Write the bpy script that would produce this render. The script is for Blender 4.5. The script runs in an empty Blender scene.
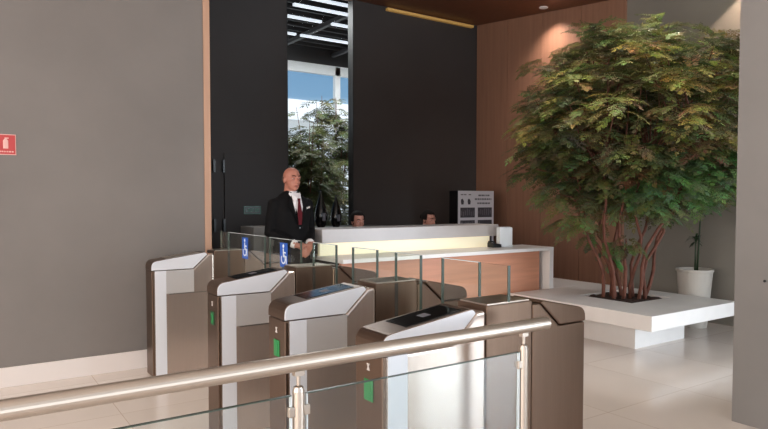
import bpy, bmesh, math, random
from mathutils import Vector, Matrix
random.seed(11)
C = bpy.context.scene.collection
R = math.radians

# ------------------------------------------------------------------ materials
MATS = {}
def mat(name, col, rough=.5, metal=0., spec=.5, bump=None, noise=None, emit=None, estr=0., aniso=0.):
    """col sRGB 0-255; noise=(scale, amount) mottles the colour; bump=(scale, strength)"""
    if name in MATS: return MATS[name]
    m = bpy.data.materials.new(name); m.use_nodes = True
    nt = m.node_tree; b = nt.nodes['Principled BSDF']
    c = lin(col)
    b.inputs['Base Color'].default_value = c
    b.inputs['Roughness'].default_value = rough
    b.inputs['Metallic'].default_value = metal
    b.inputs['Specular IOR Level'].default_value = spec
    if aniso: b.inputs['Anisotropic'].default_value = aniso
    tc = nt.nodes.new('ShaderNodeTexCoord')
    if noise:
        n = nt.nodes.new('ShaderNodeTexNoise'); n.inputs['Scale'].default_value = noise[0]
        n.inputs['Detail'].default_value = 6; n.inputs['Roughness'].default_value = .55
        mp = nt.nodes.new('ShaderNodeMapping')
        if len(noise) > 2: mp.inputs['Scale'].default_value = noise[2]
        nt.links.new(tc.outputs['Object'], mp.inputs['Vector']); nt.links.new(mp.outputs[0], n.inputs['Vector'])
        r = nt.nodes.new('ShaderNodeValToRGB')
        r.color_ramp.elements[0].position = .3; r.color_ramp.elements[1].position = .72
        a = noise[1]
        r.color_ramp.elements[0].color = tuple(x*(1-a) for x in c[:3]) + (1,)
        r.color_ramp.elements[1].color = tuple(min(1, x*(1+a)) for x in c[:3]) + (1,)
        nt.links.new(n.outputs['Fac'], r.inputs[0]); nt.links.new(r.outputs[0], b.inputs['Base Color'])
    if bump:
        n2 = nt.nodes.new('ShaderNodeTexNoise'); n2.inputs['Scale'].default_value = bump[0]; n2.inputs['Detail'].default_value = 4
        nt.links.new(tc.outputs['Object'], n2.inputs['Vector'])
        bp = nt.nodes.new('ShaderNodeBump'); bp.inputs['Strength'].default_value = bump[1]; bp.inputs['Distance'].default_value = .01
        nt.links.new(n2.outputs['Fac'], bp.inputs['Height']); nt.links.new(bp.outputs[0], b.inputs['Normal'])
    if emit:
        b.inputs['Emission Color'].default_value = lin(emit); b.inputs['Emission Strength'].default_value = estr
    MATS[name] = m
    return m
def lin(c):
    f = lambda x: x/12.92 if x <= .04045 else ((x+.055)/1.055)**2.4
    return tuple(f(x/255) for x in c) + (1,)

def glass_mat(name, tint, k=1.0, rough=0.):
    m = bpy.data.materials.new(name); m.use_nodes = True; nt = m.node_tree; nt.nodes.clear()
    out = nt.nodes.new('ShaderNodeOutputMaterial'); mx = nt.nodes.new('ShaderNodeMixShader')
    tr = nt.nodes.new('ShaderNodeBsdfTransparent'); tr.inputs[0].default_value = lin(tint)
    gl = nt.nodes.new('ShaderNodeBsdfGlossy'); gl.inputs['Roughness'].default_value = rough
    gl.inputs['Color'].default_value = (1, 1, 1, 1)
    lw = nt.nodes.new('ShaderNodeLayerWeight')
    pw = nt.nodes.new('ShaderNodeMath'); pw.operation = 'POWER'; pw.inputs[1].default_value = 5
    ma = nt.nodes.new('ShaderNodeMath'); ma.operation = 'MULTIPLY_ADD'; ma.inputs[1].default_value = .96; ma.inputs[2].default_value = .04
    mu = nt.nodes.new('ShaderNodeMath'); mu.operation = 'MULTIPLY'; mu.inputs[1].default_value = k
    nt.links.new(lw.outputs['Facing'], pw.inputs[0]); nt.links.new(pw.outputs[0], ma.inputs[0]); nt.links.new(ma.outputs[0], mu.inputs[0]); nt.links.new(mu.outputs[0], mx.inputs[0])
    nt.links.new(tr.outputs[0], mx.inputs[1]); nt.links.new(gl.outputs[0], mx.inputs[2]); nt.links.new(mx.outputs[0], out.inputs[0])
    MATS[name] = m
    return m

def brick_floor():
    m = bpy.data.materials.new('floor_tile'); m.use_nodes = True; nt = m.node_tree; b = nt.nodes['Principled BSDF']
    tc = nt.nodes.new('ShaderNodeTexCoord'); mp = nt.nodes.new('ShaderNodeMapping')
    mp.inputs['Location'].default_value = (-.885+5.4, -2.6+5.4, 0)
    nt.links.new(tc.outputs['Object'], mp.inputs['Vector'])
    br = nt.nodes.new('ShaderNodeTexBrick'); br.offset = 0.; br.squash = 1.
    br.inputs['Scale'].default_value = 1.; br.inputs['Brick Width'].default_value = .9; br.inputs['Row Height'].default_value = .9
    br.inputs['Mortar Size'].default_value = .0025; br.inputs['Mortar Smooth'].default_value = .1; br.inputs['Bias'].default_value = 0
    br.inputs['Color1'].default_value = lin((222, 211, 203)); br.inputs['Color2'].default_value = lin((217, 206, 198)); br.inputs['Mortar'].default_value = lin((188, 170, 154))
    nt.links.new(mp.outputs[0], br.inputs['Vector'])
    n = nt.nodes.new('ShaderNodeTexNoise'); n.inputs['Scale'].default_value = 2.2; n.inputs['Detail'].default_value = 5
    nt.links.new(tc.outputs['Object'], n.inputs['Vector'])
    mx = nt.nodes.new('ShaderNodeMix'); mx.data_type = 'RGBA'; mx.blend_type = 'MULTIPLY'; mx.inputs[0].default_value = .12
    nt.links.new(br.outputs['Color'], mx.inputs[6]); nt.links.new(n.outputs['Fac'], mx.inputs[7])
    nt.links.new(mx.outputs[2], b.inputs['Base Color'])
    b.inputs['Roughness'].default_value = .16; b.inputs['Specular IOR Level'].default_value = .5
    MATS['floor'] = m; return m

def wood_mat(name, col, amt=.22, rough=.45, vertical=True):
    return mat(name, col, rough, noise=(3.0, amt, (6, 6, .35) if vertical else (.5, 8, 8)))

brick_floor()
mat('concrete', (121, 115, 111), .75, noise=(1.1, .09), bump=(18, .06))
mat('grey_plaster', (138, 133, 125), .75, noise=(1.0, .10), bump=(18, .05))
mat('pillar_plaster', (126, 122, 119), .7, noise=(1.3, .08), bump=(18, .05))
mat('baseboard', (222, 214, 210), .4)
mat('dark_panel', (57, 52, 51), .7, noise=(1.5, .08))
mat('dark_metal', (30, 28, 28), .45)
mat('black', (14, 14, 15), .35)
mat('screen_black', (10, 9, 9), .12)
mat('ceiling_paint', (205, 199, 194), .8)
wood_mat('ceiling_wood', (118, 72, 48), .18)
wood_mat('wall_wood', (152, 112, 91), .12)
wood_mat('desk_wood', (200, 138, 108), .12, vertical=False)
wood_mat('trim_wood', (190, 150, 125), .12)
mat('steel', (192, 180, 168), .30, 1., aniso=.4, noise=(4, .05, (1, 1, 30)))
mat('steel_brown', (122, 101, 87), .36, 1., noise=(4, .05, (30, 1, 1)))
mat('steel_bright', (200, 188, 176), .35, 1.)
mat('steel_side', (199, 183, 172), .22, .72, noise=(4, .03, (30, 1, 1)))
mat('silver_satin', (222, 224, 230), .42, .2)
mat('silver_sheen', (206, 202, 200), .4, .5)
mat('seam', (58, 52, 48), .6)
mat('green_led', (20, 66, 38), .4, emit=(40, 190, 90), estr=.04)
mat('green_led_bright', (28, 110, 58), .4, emit=(50, 200, 100), estr=.10)
mat('pale_mark', (205, 195, 188), .5)
mat('blue_sticker', (30, 84, 176), .5)
mat('white_mark', (225, 232, 240), .5)
mat('red_sign', (186, 62, 62), .5)
mat('pink_mark', (226, 176, 168), .5)
mat('white_stone', (232, 228, 225), .4, noise=(3, .04))
mat('counter_marble', (188, 182, 182), .35, noise=(2.5, .08))
mat('glow_panel', (245, 238, 210), .5, emit=(255, 234, 200), estr=.25)
mat('poster_white', (196, 196, 204), .5)
mat('poster_grey', (96, 94, 102), .6)
mat('poster_dark', (58, 56, 64), .6)
mat('acrylic_white', (226, 230, 234), .3)
mat('bark', (104, 62, 48), .8, noise=(14, .3), bump=(40, .3))
mat('soil', (54, 34, 26), .95, noise=(22, .45), bump=(40, .8))
mat('pot', (190, 184, 176), .6, noise=(6, .05))
mat('plant_green', (38, 58, 34), .5)
mat('skin', (178, 118, 100), .5)
mat('skin_light', (186, 132, 116), .5)
mat('lips', (150, 84, 76), .5)
mat('hair', (22, 16, 14), .85, spec=.2)
mat('hair_grey', (84, 62, 52), .7)
mat('suit', (11, 10, 12), .85, spec=.2)
mat('shirt', (228, 224, 226), .7)
mat('tie', (84, 14, 24), .7, spec=.2)
mat('shoe', (16, 14, 14), .3)
mat('plinth_grey', (134, 132, 130), .6)
mat('sign_dark', (34, 44, 42), .4)
mat('sign_green', (70, 112, 98), .5, emit=(80, 150, 125), estr=.06)
mat('slat_dark', (34, 33, 36), .6)
mat('beam_grey', (92, 92, 96), .6)
mat('white_paint', (232, 234, 236), .6)
mat('pavement', (188, 184, 176), .8, noise=(2, .1))
mat('led_white', (255, 255, 255), .5, emit=(235, 242, 255), estr=.9)
mat('led_warm', (255, 220, 160), .5, emit=(255, 214, 140), estr=4.)
mat('cove_warm', (220, 180, 110), .5, emit=(255, 190, 90), estr=.10)
mat('vase_black', (16, 16, 17), .12)
glass_mat('glass_rail', (249, 252, 252), 1.0)
glass_mat('glass_wing', (250, 253, 250), .6)
glass_mat('glass_window', (250, 252, 252), .4)
mat('glass_edge', (62, 74, 66), .25)
mat('glass_edge_bright', (206, 214, 216), .2)
mat('chair_fabric', (40, 40, 44), .8)

def leaf_mat(name):
    m = bpy.data.materials.new(name); m.use_nodes = True; nt = m.node_tree; b = nt.nodes['Principled BSDF']
    at = nt.nodes.new('ShaderNodeAttribute'); at.attribute_name = 'leaf_tone'
    nt.links.new(at.outputs['Color'], b.inputs['Base Color'])
    b.inputs['Roughness'].default_value = .45; b.inputs['Specular IOR Level'].default_value = .2
    tl = nt.nodes.new('ShaderNodeBsdfTranslucent'); nt.links.new(at.outputs['Color'], tl.inputs['Color'])
    mx = nt.nodes.new('ShaderNodeMixShader'); mx.inputs[0].default_value = .25
    out = nt.nodes['Material Output']
    nt.links.new(b.outputs[0], mx.inputs[1]); nt.links.new(tl.outputs[0], mx.inputs[2]); nt.links.new(mx.outputs[0], out.inputs[0])
    MATS[name] = m
leaf_mat('leaf')

# ------------------------------------------------------------------ mesh helpers
def obj(name, bm, m, parent=None, bevel=0., smooth=False, loc=None, seg=2):
    me = bpy.data.meshes.new(name); bmesh.ops.recalc_face_normals(bm, faces=bm.faces[:]); bm.to_mesh(me); bm.free()
    o = bpy.data.objects.new(name, me); C.objects.link(o)
    if m: me.materials.append(MATS[m] if isinstance(m, str) else m)
    if smooth:
        for p in me.polygons: p.use_smooth = True
    if bevel:
        md = o.modifiers.new('bevel', 'BEVEL'); md.width = bevel; md.segments = seg; md.limit_method = 'ANGLE'; md.angle_limit = R(40)
    if parent: o.parent = parent
    if loc: o.location = loc
    return o
def thing(name, label, cat, loc=(0, 0, 0), rz=0., group=None):
    o = bpy.data.objects.new(name, None); C.objects.link(o); o.empty_display_size = .1
    o.location = loc; o.rotation_euler = (0, 0, rz); o['label'] = label; o['category'] = cat
    if group: o['group'] = group
    return o
def tag(o, label, cat, group=None, kind=None):
    o['label'] = label; o['category'] = cat
    if group: o['group'] = group
    if kind: o['kind'] = kind
    return o
def struct(name, bm, m, parent=None, **k):
    o = obj(name, bm, m, parent, **k)
    if not parent: o['kind'] = 'structure'
    return o
def BM(): return bmesh.new()
def box(bm, x0, x1, y0, y1, z0, z1):
    v = [bm.verts.new(p) for p in ((x0,y0,z0),(x1,y0,z0),(x1,y1,z0),(x0,y1,z0),(x0,y0,z1),(x1,y0,z1),(x1,y1,z1),(x0,y1,z1))]
    for f in ((0,3,2,1),(4,5,6,7),(0,1,5,4),(1,2,6,5),(2,3,7,6),(3,0,4,7)): bm.faces.new([v[i] for i in f])
    return bm
def bx(*a): return box(BM(), *a)
def prism_y(bm, prof, y0, y1):
    """extrude an XZ outline along Y"""
    a = [bm.verts.new((x, y0, z)) for x, z in prof]; b = [bm.verts.new((x, y1, z)) for x, z in prof]
    n = len(prof)
    bm.faces.new(a); bm.faces.new(b[::-1])
    for i in range(n): bm.faces.new((a[i], b[i], b[(i+1) % n], a[(i+1) % n]))
    return bm
def frames(pts):
    out = []
    n = len(pts); up = Vector((0, 0, 1))
    prev = None
    for i in range(n):
        t = (pts[min(i+1, n-1)] - pts[max(i-1, 0)]).normalized()
        if prev is None:
            ref = Vector((0, 1, 0)) if abs(t.z) > .9 else up
            a = t.cross(ref).normalized()
        else:
            a = (prev - t*prev.dot(t))
            a = a.normalized() if a.length > 1e-6 else t.orthogonal().normalized()
        prev = a
        out.append((a, t.cross(a).normalized(), t))
    return out
def tube(bm, pts, rad, seg=10, cap=True, dome=False):
    """lofted tube; rad scalar, list, or list of (ra, rb)"""
    pts = [Vector(p) for p in pts]
    if not isinstance(rad, (list, tuple)): rad = [rad]*len(pts)
    rad = [r if isinstance(r, (list, tuple)) else (r, r) for r in rad]
    if dome:   # rounded ends
        r0, r1 = rad[0], rad[-1]; t0 = (pts[0]-pts[1]).normalized(); t1 = (pts[-1]-pts[-2]).normalized()
        h0 = [(pts[0]+t0*min(r0)*math.sin(a), tuple(max(x*math.cos(a), 1e-4) for x in r0)) for a in (R(85), R(60), R(30))]
        h1 = [(pts[-1]+t1*min(r1)*math.sin(a), tuple(max(x*math.cos(a), 1e-4) for x in r1)) for a in (R(30), R(60), R(85))]
        pts = [p for p, _ in h0] + pts + [p for p, _ in h1]; rad = [r for _, r in h0] + rad + [r for _, r in h1]
    fr = frames(pts); rings = []
    for p, (ra, rb), (a, b, t) in zip(pts, rad, fr):
        rings.append([bm.verts.new(p + a*ra*math.cos(2*math.pi*k/seg) + b*rb*math.sin(2*math.pi*k/seg)) for k in range(seg)])
    for r0, r1 in zip(rings, rings[1:]):
        for k in range(seg): bm.faces.new((r0[k], r0[(k+1) % seg], r1[(k+1) % seg], r1[k]))
    if cap: bm.faces.new(rings[0][::-1]); bm.faces.new(rings[-1])
    return bm
def lathe(bm, prof, seg=28, cx=0, cy=0):
    rings = []
    for r, z in prof: rings.append([bm.verts.new((cx+r*math.cos(2*math.pi*k/seg), cy+r*math.sin(2*math.pi*k/seg), z)) for k in range(seg)])
    for a, b in zip(rings, rings[1:]):
        for k in range(seg): bm.faces.new((a[k], a[(k+1) % seg], b[(k+1) % seg], b[k]))
    bm.faces.new(rings[0][::-1]); bm.faces.new(rings[-1])
    return bm
def flat_poly(bm, pts, n, th):
    """a thin solid: outline pts extruded by n*th"""
    n = Vector(n)*th
    a = [bm.verts.new(p) for p in pts]; b = [bm.verts.new(Vector(p)+n) for p in pts]
    bm.faces.new(a); bm.faces.new(b[::-1]); k = len(pts)
    for i in range(k): bm.faces.new((a[i], b[i], b[(i+1) % k], a[(i+1) % k]))
    return bm
def dup(root, loc=None, label=None):
    r = root.copy(); C.objects.link(r)
    if loc: r.location = loc
    if label: r['label'] = label
    for ch in list(root.children):
        c = ch.copy(); C.objects.link(c); c.parent = r
        for g in ch.children:
            d = g.copy(); C.objects.link(d); d.parent = c
    return r

# ------------------------------------------------------------------ setting
XW, YD, YL = 7.2, 7.82, 5.525      # wood wall, dark wall, concrete wall
struct('floor', box(bx(-5, XW+.2, -5, YD+.1, -.1, 0), XW+.2, 15, -5, 1.4, -.1, 0), 'floor')
bm = BM()                          # ceiling dips gently towards the hall, then runs level
prof = [(4.2, 3.94), (YD+.12, 4.30), (YD+.12, 4.42), (4.2, 4.06)]
a = [bm.verts.new((-5, y, z)) for y, z in prof]; b = [bm.verts.new((XW+.2, y, z)) for y, z in prof]
bm.faces.new(a); bm.faces.new(b[::-1])
for i in range(4): bm.faces.new((a[i], b[i], b[(i+1) % 4], a[(i+1) % 4]))
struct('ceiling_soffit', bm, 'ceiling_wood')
bm = bx(-5, 15, -5, 4.2, 3.94, 4.06)
struct('ceiling', bm, 'ceiling_paint')
struct('wall_left', bx(-5, 1.88, YL, YL+.15, 0, 4.3), 'concrete')
struct('wall_recess', bx(1.73, 1.88, YL+.15, YD, 0, 4.35), 'concrete')
struct('trim_1', bx(1.835, 1.89, YL-.012, YL+.16, 0, 4.2), 'trim_wood')
struct('baseboard_left', bx(-5, 1.835, YL-.015, YL, 0, .152), 'baseboard', bevel=.003)
W0, W1 = 3.738, 4.79
struct('wall_back', box(bx(1.73, W0, YD, YD+.12, 0, 4.5), W1, XW+.2, YD, YD+.12, 0, 4.5), 'dark_panel')
wn = struct('window_1', box(box(bx(W0, W0+.012, YD-.006, YD+.13, 0, 4.31), W1-.012, W1, YD-.006, YD+.13, 0, 4.31), W0, W1, YD-.006, YD+.13, 0, .03), 'dark_metal')
wn['kind'] = 'structure'
struct('window_pane', bx(W0+.012, W1-.012, YD+.05, YD+.06, .03, 4.31), 'glass_window', wn)
struct('wall_right', box(bx(XW, XW+.15, 1.3, YD, 0, 4.4), XW+.15, 15, 1.3, 1.45, 0, 4.1), 'grey_plaster')
struct('wall_east', bx(15, 15.15, -5, 1.45, 0, 4.1), 'grey_plaster')
bm = BM()                          # wood cladding in tall boards with shadow gaps
y = 5.02
while y < YD-.02:
    box(bm, XW-.03, XW, y, min(y+.693, YD-.004), 0, 4.33); y += .70
struct('wall_cladding', bm, 'wall_wood', bevel=.003)
struct('wall_rear', bx(-5.15, -5, -5, YL+.15, 0, 4.1), 'wall_wood')
# facade behind the camera: mullions and rails of a glazed front
bm = BM()
for x in (-5, -3, -1, 1, 3, 5, 7, 9, 11, 13, 15): box(bm, x-.04, x+.04, -5.1, -5, 0, 3.94)
for z in (0, 3.3, 3.86): box(bm, -5, 15, -5.1, -5, z, z+.08)
struct('window_2', bm, 'dark_metal')
p = struct('pillar', bx(4.1, 4.75, -.5, 2.05, 0, 3.95), 'pillar_plaster'); p.name = 'trim_2'
# flush door in the dark wall
d = struct('door_1', bx(2.85, 3.56, YD-.022, YD-.002, .01, 2.02), 'dark_panel', bevel=.002)
for z in (1.85, 1.10, .3):
    obj('hinge', bx(2.70, 2.73, YD-.04, YD, z-.08, z+.08), 'black', d)
    obj('hinge', bx(2.825, 2.85, YD-.04, YD-.001, z-.08, z+.08), 'black', d)
# lit cove line where the dark wall meets the ceiling
tag(obj('light_strip', bx(5.35, 7.05, YD-.06, YD-.004, 4.225, 4.262), 'cove_warm'), 'thin warm light strip along the top of the dark wall', 'light')

# ------------------------------------------------------------------ beyond the window: corridor, garden, sky
Y0, Y1 = YD+.12, 11.6
struct('floor_beyond', bx(2.5, 10.5, Y0, Y1, -.1, 0), 'pavement')
struct('ceiling_beyond', bx(2.5, 10.5, Y0, Y1, 4.75, 4.85), 'slat_dark')
struct('wall_beyond', box(bx(2.4, 2.5, Y0, Y1, 0, 4.75), 10.5, 10.6, Y0, Y1, 0, 4.75), 'dark_panel')
n = 0
y = Y0+.18
while y < Y1-.15:
    tag(obj('ceiling_slat', bx(2.5, 10.5, y-.025, y+.025, 4.48, 4.68), 'slat_dark'), 'dark slat running across the ceiling behind the window', 'slat', 'ceiling slats behind the window')
    y += .29
for x in (4.1, 5.35, 6.6, 7.9):
    tag(obj('ceiling_beam', bx(x-.035, x+.035, Y0, Y1, 4.40, 4.47), 'beam_grey'), 'grey beam crossing under the slatted ceiling behind the window', 'beam', 'ceiling beams behind the window')
def lamp(x0, x1, y, z=4.36):
    o = obj('linear_lamp', bx(x0, x1, y-.03, y+.03, z, z+.035), 'led_white')
    return tag(o, 'white linear ceiling lamp hanging below the dark slats behind the window', 'lamp', 'linear lamps behind the window')
for x0, x1, y in ((4.3, 5.9, 8.75), (3.9, 5.2, 8.35), (4.2, 5.1, 9.35), (5.3, 6.6, 9.35), (5.2, 6.3, 10.3), (4.4, 5.1, 10.3)): lamp(x0, x1, y)
# far glazing
bm = BM()
box(bm, 2.5, 10.5, Y1, Y1+.1, 4.03, 4.22); box(bm, 2.5, 10.5, Y1, Y1+.1, 0, .1)
for x in (4.6, 6.72, 8.9): box(bm, x-.06, x+.06, Y1, Y1+.1, 0, 4.2)
struct('window_3', bm, 'white_paint')
struct('wall_transom', bx(2.5, 10.5, Y1, Y1+.1, 4.22, 4.75), 'slat_dark')
struct('ground', bx(-4, 34, Y1+.1, 42, -.12, -.02), 'pavement')
bd = thing('neighbour_building', 'low white building outside beyond the window, under blue sky', 'building', (14, 26, -.02))
obj('wall', bx(-12, 14, 0, 5, 0, 6.0), 'white_paint', bd)
obj('canopy', bx(-12.2, 14.2, -.6, 0, 5.0, 5.25), 'white_paint', bd)

# ------------------------------------------------------------------ foliage maker
def lerp(a, b, t): return tuple(x+(y-x)*t for x, y in zip(a, b))
def add_leaflet(bm, cl, p, d, nrm, L, W, col):
    s = d.cross(nrm).normalized()*W
    m = p + d*L*.5
    up = nrm*L*.06
    v = [bm.verts.new(p), bm.verts.new(m+s+up), bm.verts.new(p+d*L), bm.verts.new(m-s+up)]
    for f in (bm.faces.new((v[0], v[1], v[2])), bm.faces.new((v[0], v[2], v[3]))):
        for lp in f.loops: lp[cl] = col
def frond(bm, cl, p, d, L, col, rng, pinnae=5, lw=.009, ll=.05):
    """a feathery twice-divided leaf that arches outward and droops"""
    d = d.normalized(); side = d.cross(Vector((0, 0, 1)))
    side = side.normalized() if side.length > .05 else Vector((1, 0, 0))
    pos = p.copy(); step = L/(pinnae+1)
    cur = d.copy()
    for k in range(pinnae+1):
        cur = (cur + Vector((0, 0, -.15))).normalized()
        pos = pos + cur*step
        nrm = side.cross(cur).normalized()
        w = math.sin(math.pi*(k+1.2)/(pinnae+2.2))
        for sg in ((-1, 1) if k < pinnae else (0,)):
            pd = (cur*.62 + side*sg*.8 + Vector((0, 0, rng.uniform(-.25, .1)))).normalized() if sg else cur
            pl = L*.36*w
            c = tuple(min(1, x*rng.uniform(.82, 1.18)) for x in col[:3]) + (1,)
            for j in range(4):
                q = pos + pd*pl*(j+.35)/4
                for s2 in ((-1, 1) if j < 3 else (0,)):
                    ld = (pd*.75 + pd.cross(nrm)*s2*.7 + Vector((0, 0, rng.uniform(-.2, .12)))).normalized()
                    add_leaflet(bm, cl, q, ld, nrm, ll*rng.uniform(.75, 1.2), lw*rng.uniform(.8, 1.2), c)
DARK, OLIVE, YELL, FRESH = (lin((78, 86, 54)), lin((116, 118, 78)), lin((180, 172, 106)), lin((106, 142, 92)))

# ------------------------------------------------------------------ planter bench
F2 = Vector((.5627, .8267, 0)); R2 = Vector((.8267, -.5627, 0))
bench = thing('planter_bench', 'long white stone bench with tree bed cut into its top', 'bench', (5.02, 3.21, 0))
hx0, hx1, hy0, hy1 = .50, 1.16, .54, 1.18
LX, LY = 1.47, 2.35
bm = BM()
zt0, zt1 = .262, .40
for z, flip in ((zt1, 1), (zt0, 0)):
    pass
def ring_slab(bm, X, Y, hx0, hx1, hy0, hy1, z0, z1):
    o = [(0, 0), (X, 0), (X, Y), (0, Y)]; i = [(hx0, hy0), (hx1, hy0), (hx1, hy1), (hx0, hy1)]
    V = [[bm.verts.new((x, y, z)) for x, y in l] for z in (z0, z1) for l in (o, i)]
    ob, ib, ot, it = V
    for k in range(4):
        n = (k+1) % 4
        bm.faces.new((ot[k], ot[n], it[n], it[k])); bm.faces.new((ob[k], ib[k], ib[n], ob[n]))
        bm.faces.new((ob[k], ob[n], ot[n], ot[k])); bm.faces.new((ib[k], it[k], it[n], ib[n]))
ring_slab(bm, LX, 1.705, hx0, hx1, hy0, hy1, zt0, zt1)
obj('bench_top', bm, 'white_stone', bench, bevel=.004)
obj('base', bx(.31, 1.15, .37, 1.6, 0, zt0), 'white_stone', bench)
obj('bench_top', bx(.735, LX, 1.709, LY, zt0, zt1), 'white_stone', bench, bevel=.004)
bm = BM()
N = 14
g = [[bm.verts.new((5.02+hx0+.003+(hx1-hx0-.006)*i/N, 3.21+hy0+.003+(hy1-hy0-.006)*j/N, (.362)+.022*random.random()+(.02 if 0 < i < N and 0 < j < N else 0))) for j in range(N+1)] for i in range(N+1)]
for i in range(N):
    for j in range(N): bm.faces.new((g[i][j], g[i+1][j], g[i+1][j+1], g[i][j+1]))
ret = bmesh.ops.extrude_face_region(bm, geom=bm.faces[:])
for v in [e for e in ret['geom'] if isinstance(e, bmesh.types.BMVert)]: v.co.z = .264
tag(obj('soil', bm, 'soil'), 'dark brown soil filling the square bed around the tree stems', 'soil', kind='stuff')

# ------------------------------------------------------------------ the big tree
rng = random.Random(5)
TB = Vector((5.83, 4.06, .385))
tree = thing('indoor_tree', 'large bushy feathery-leaved tree growing from the white planter bench', 'tree', TB)
def loc_to(a, b, z): return R2*a + F2*b + Vector((0, 0, z))     # a along the bench diagonal, b away, z above soil
clusters = []
zc = 1.80
tries = 0
while len(clusters) < 190 and tries < 20000:
    tries += 1
    a = rng.uniform(-1.3, 1.45); b = rng.uniform(-1.15, 1.15); z = rng.uniform(-1.15, 1.15)
    ax = 1.16 if z < .25 else 1.16-.28*(z-.25)
    zz = z/(.88 if z > 0 else .80)
    q = abs((a-.17)/ax)**2.4 + abs(b/1.05)**2.4 + abs(zz)**2.4
    if q > 1 or q < .18: continue
    if q < .5 and rng.random() < .5: continue
    P = loc_to(a, b, z+zc)
    if (TB+P).x > XW-.42: continue
    if a < -.75 and z > .25: continue
    if any((P-c).length < .205 for c in clusters): continue
    clusters.append(P)
# sprays that break the outline as in the photograph
for a, b, z in ((-.86, -.2, 2.38), (-.96, .0, 2.1), (-.98, -.1, 1.75), (-.52, -.3, 2.52), (-.40, -.2, 2.7), (-.15, .1, 2.76), (.36, 0, 2.76), (.85, -.2, 2.58),
                (1.05, -.1, 2.62), (1.2, 0, 2.3), (1.3, .1, 1.9), (1.28, -.1, 1.5), (-.98, -.1, 1.36), (-.80, -.2, 1.10), (-.62, -.3, .86), (.80, -.3, 1.22), (.5, -.4, 1.1), (.15, -.5, 1.0),
                (-.1, -.3, .62), (-.26, .1, .7), (-.05, .2, .5)):
    clusters.append(loc_to(a, b, z))
bm = BM(); cl = bm.loops.layers.float_color.new('leaf_tone')
for P in clusters:
    rel = (P.z-zc)
    base = lerp(DARK, OLIVE, rng.random())
    front = -P.dot(F2)
    if rel < -.25 and P.dot(R2) > -.1 and rng.random() < .75: base = lerp(base, FRESH, rng.uniform(.35, .9))
    elif -.2 < rel < .75 and rng.random() < .45: base = lerp(base, YELL, rng.uniform(.3, .9))
    if -.65 < rel < .1 and abs(P.dot(R2)) < .6 and rng.random() < .16: base = lerp(lin((104, 72, 52)), base, .25)
    out = Vector((P.x, P.y, (P.z-1.2)*.35)).normalized()
    small = P.z < .75
    for k in range(8 if small else 19):
        ang = k*2.4+rng.uniform(-.3, .3)
        d = Vector((math.cos(ang), math.sin(ang), rng.uniform(-.25, .38))) + out*.75
        p0 = P + Vector((rng.uniform(-.10, .10), rng.uniform(-.10, .10), rng.uniform(-.10, .10)))
        c = tuple(x*rng.uniform(.75, 1.25) for x in base[:3]) + (1,)
        frond(bm, cl, p0, d, rng.uniform(.17, .29)*(.7 if small else 1), c, rng, 5, .0075, .031)
bmesh.ops.delete(bm, geom=[f for f in bm.faces if max(v.co.x for v in f.verts)+TB.x > XW-.05], context='FACES')
me = bpy.data.meshes.new('foliage'); bm.to_mesh(me); bm.free()
fo = bpy.data.objects.new('foliage', me); C.objects.link(fo); me.materials.append(MATS['leaf']); fo.parent = tree
# stems: each from the soil, forking towards the clusters
stems_def = [(-.22, -.02, -.62, -.1, 1.25), (-.15, -.12, -.40, -.35, 1.3), (-.06, .06, -.75, .4, 1.5), (-.04, -.1, -.12, -.3, 1.35), (.02, .08, -.1, .5, 1.5),
             (.05, -.06, .12, -.2, 1.3), (.12, .05, .42, .3, 1.45), (.2, -.06, .34, -.4, 1.15), (.22, .02, .78, -.1, 1.3), (-.1, .1, -.25, .2, 1.6), (.1, -.14, .55, -.5, 1.5)]
tips = []
for a0, b0, a1, b1, z1 in stems_def:
    bm = BM()
    p0 = loc_to(a0, b0, -.03); p3 = loc_to(a1*.85, b1*.85, z1)
    pts = []
    ph = rng.uniform(0, 6)
    for i in range(9):
        t = i/8
        w = math.sin(t*math.pi)
        q = p0.lerp(p3, t) ; q = Vector((p0.x+(p3.x-p0.x)*t**1.25, p0.y+(p3.y-p0.y)*t**1.25, q.z))
        q += Vector((math.sin(ph+t*8)*.055*w, math.cos(ph*1.7+t*7)*.055*w, 0)); pts.append(q)
    tube(bm, pts, [.021*(1-.5*i/8) for i in range(9)], 7)
    tips.append((pts, bm))
for P in clusters:       # a twig from the nearest stem to every leaf cluster
    best = min(((q-P).length + max(0, q.z-P.z+.1)*2, si, qi) for si, (pts, _) in enumerate(tips) for qi, q in enumerate(pts[3:], 3))
    pts, bm = tips[best[1]]; q = pts[best[2]]
    m = q.lerp(P, .5) + Vector((rng.uniform(-.06, .06), rng.uniform(-.06, .06), rng.uniform(-.02, .09)))
    tube(bm, [q, q.lerp(m, .5)+Vector((rng.uniform(-.02, .02), rng.uniform(-.02, .02), 0)), m, P], [.010, .009, .0075, .004], 5)
for pts, bm in tips: obj('stem', bm, 'bark', tree, smooth=True)

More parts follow.
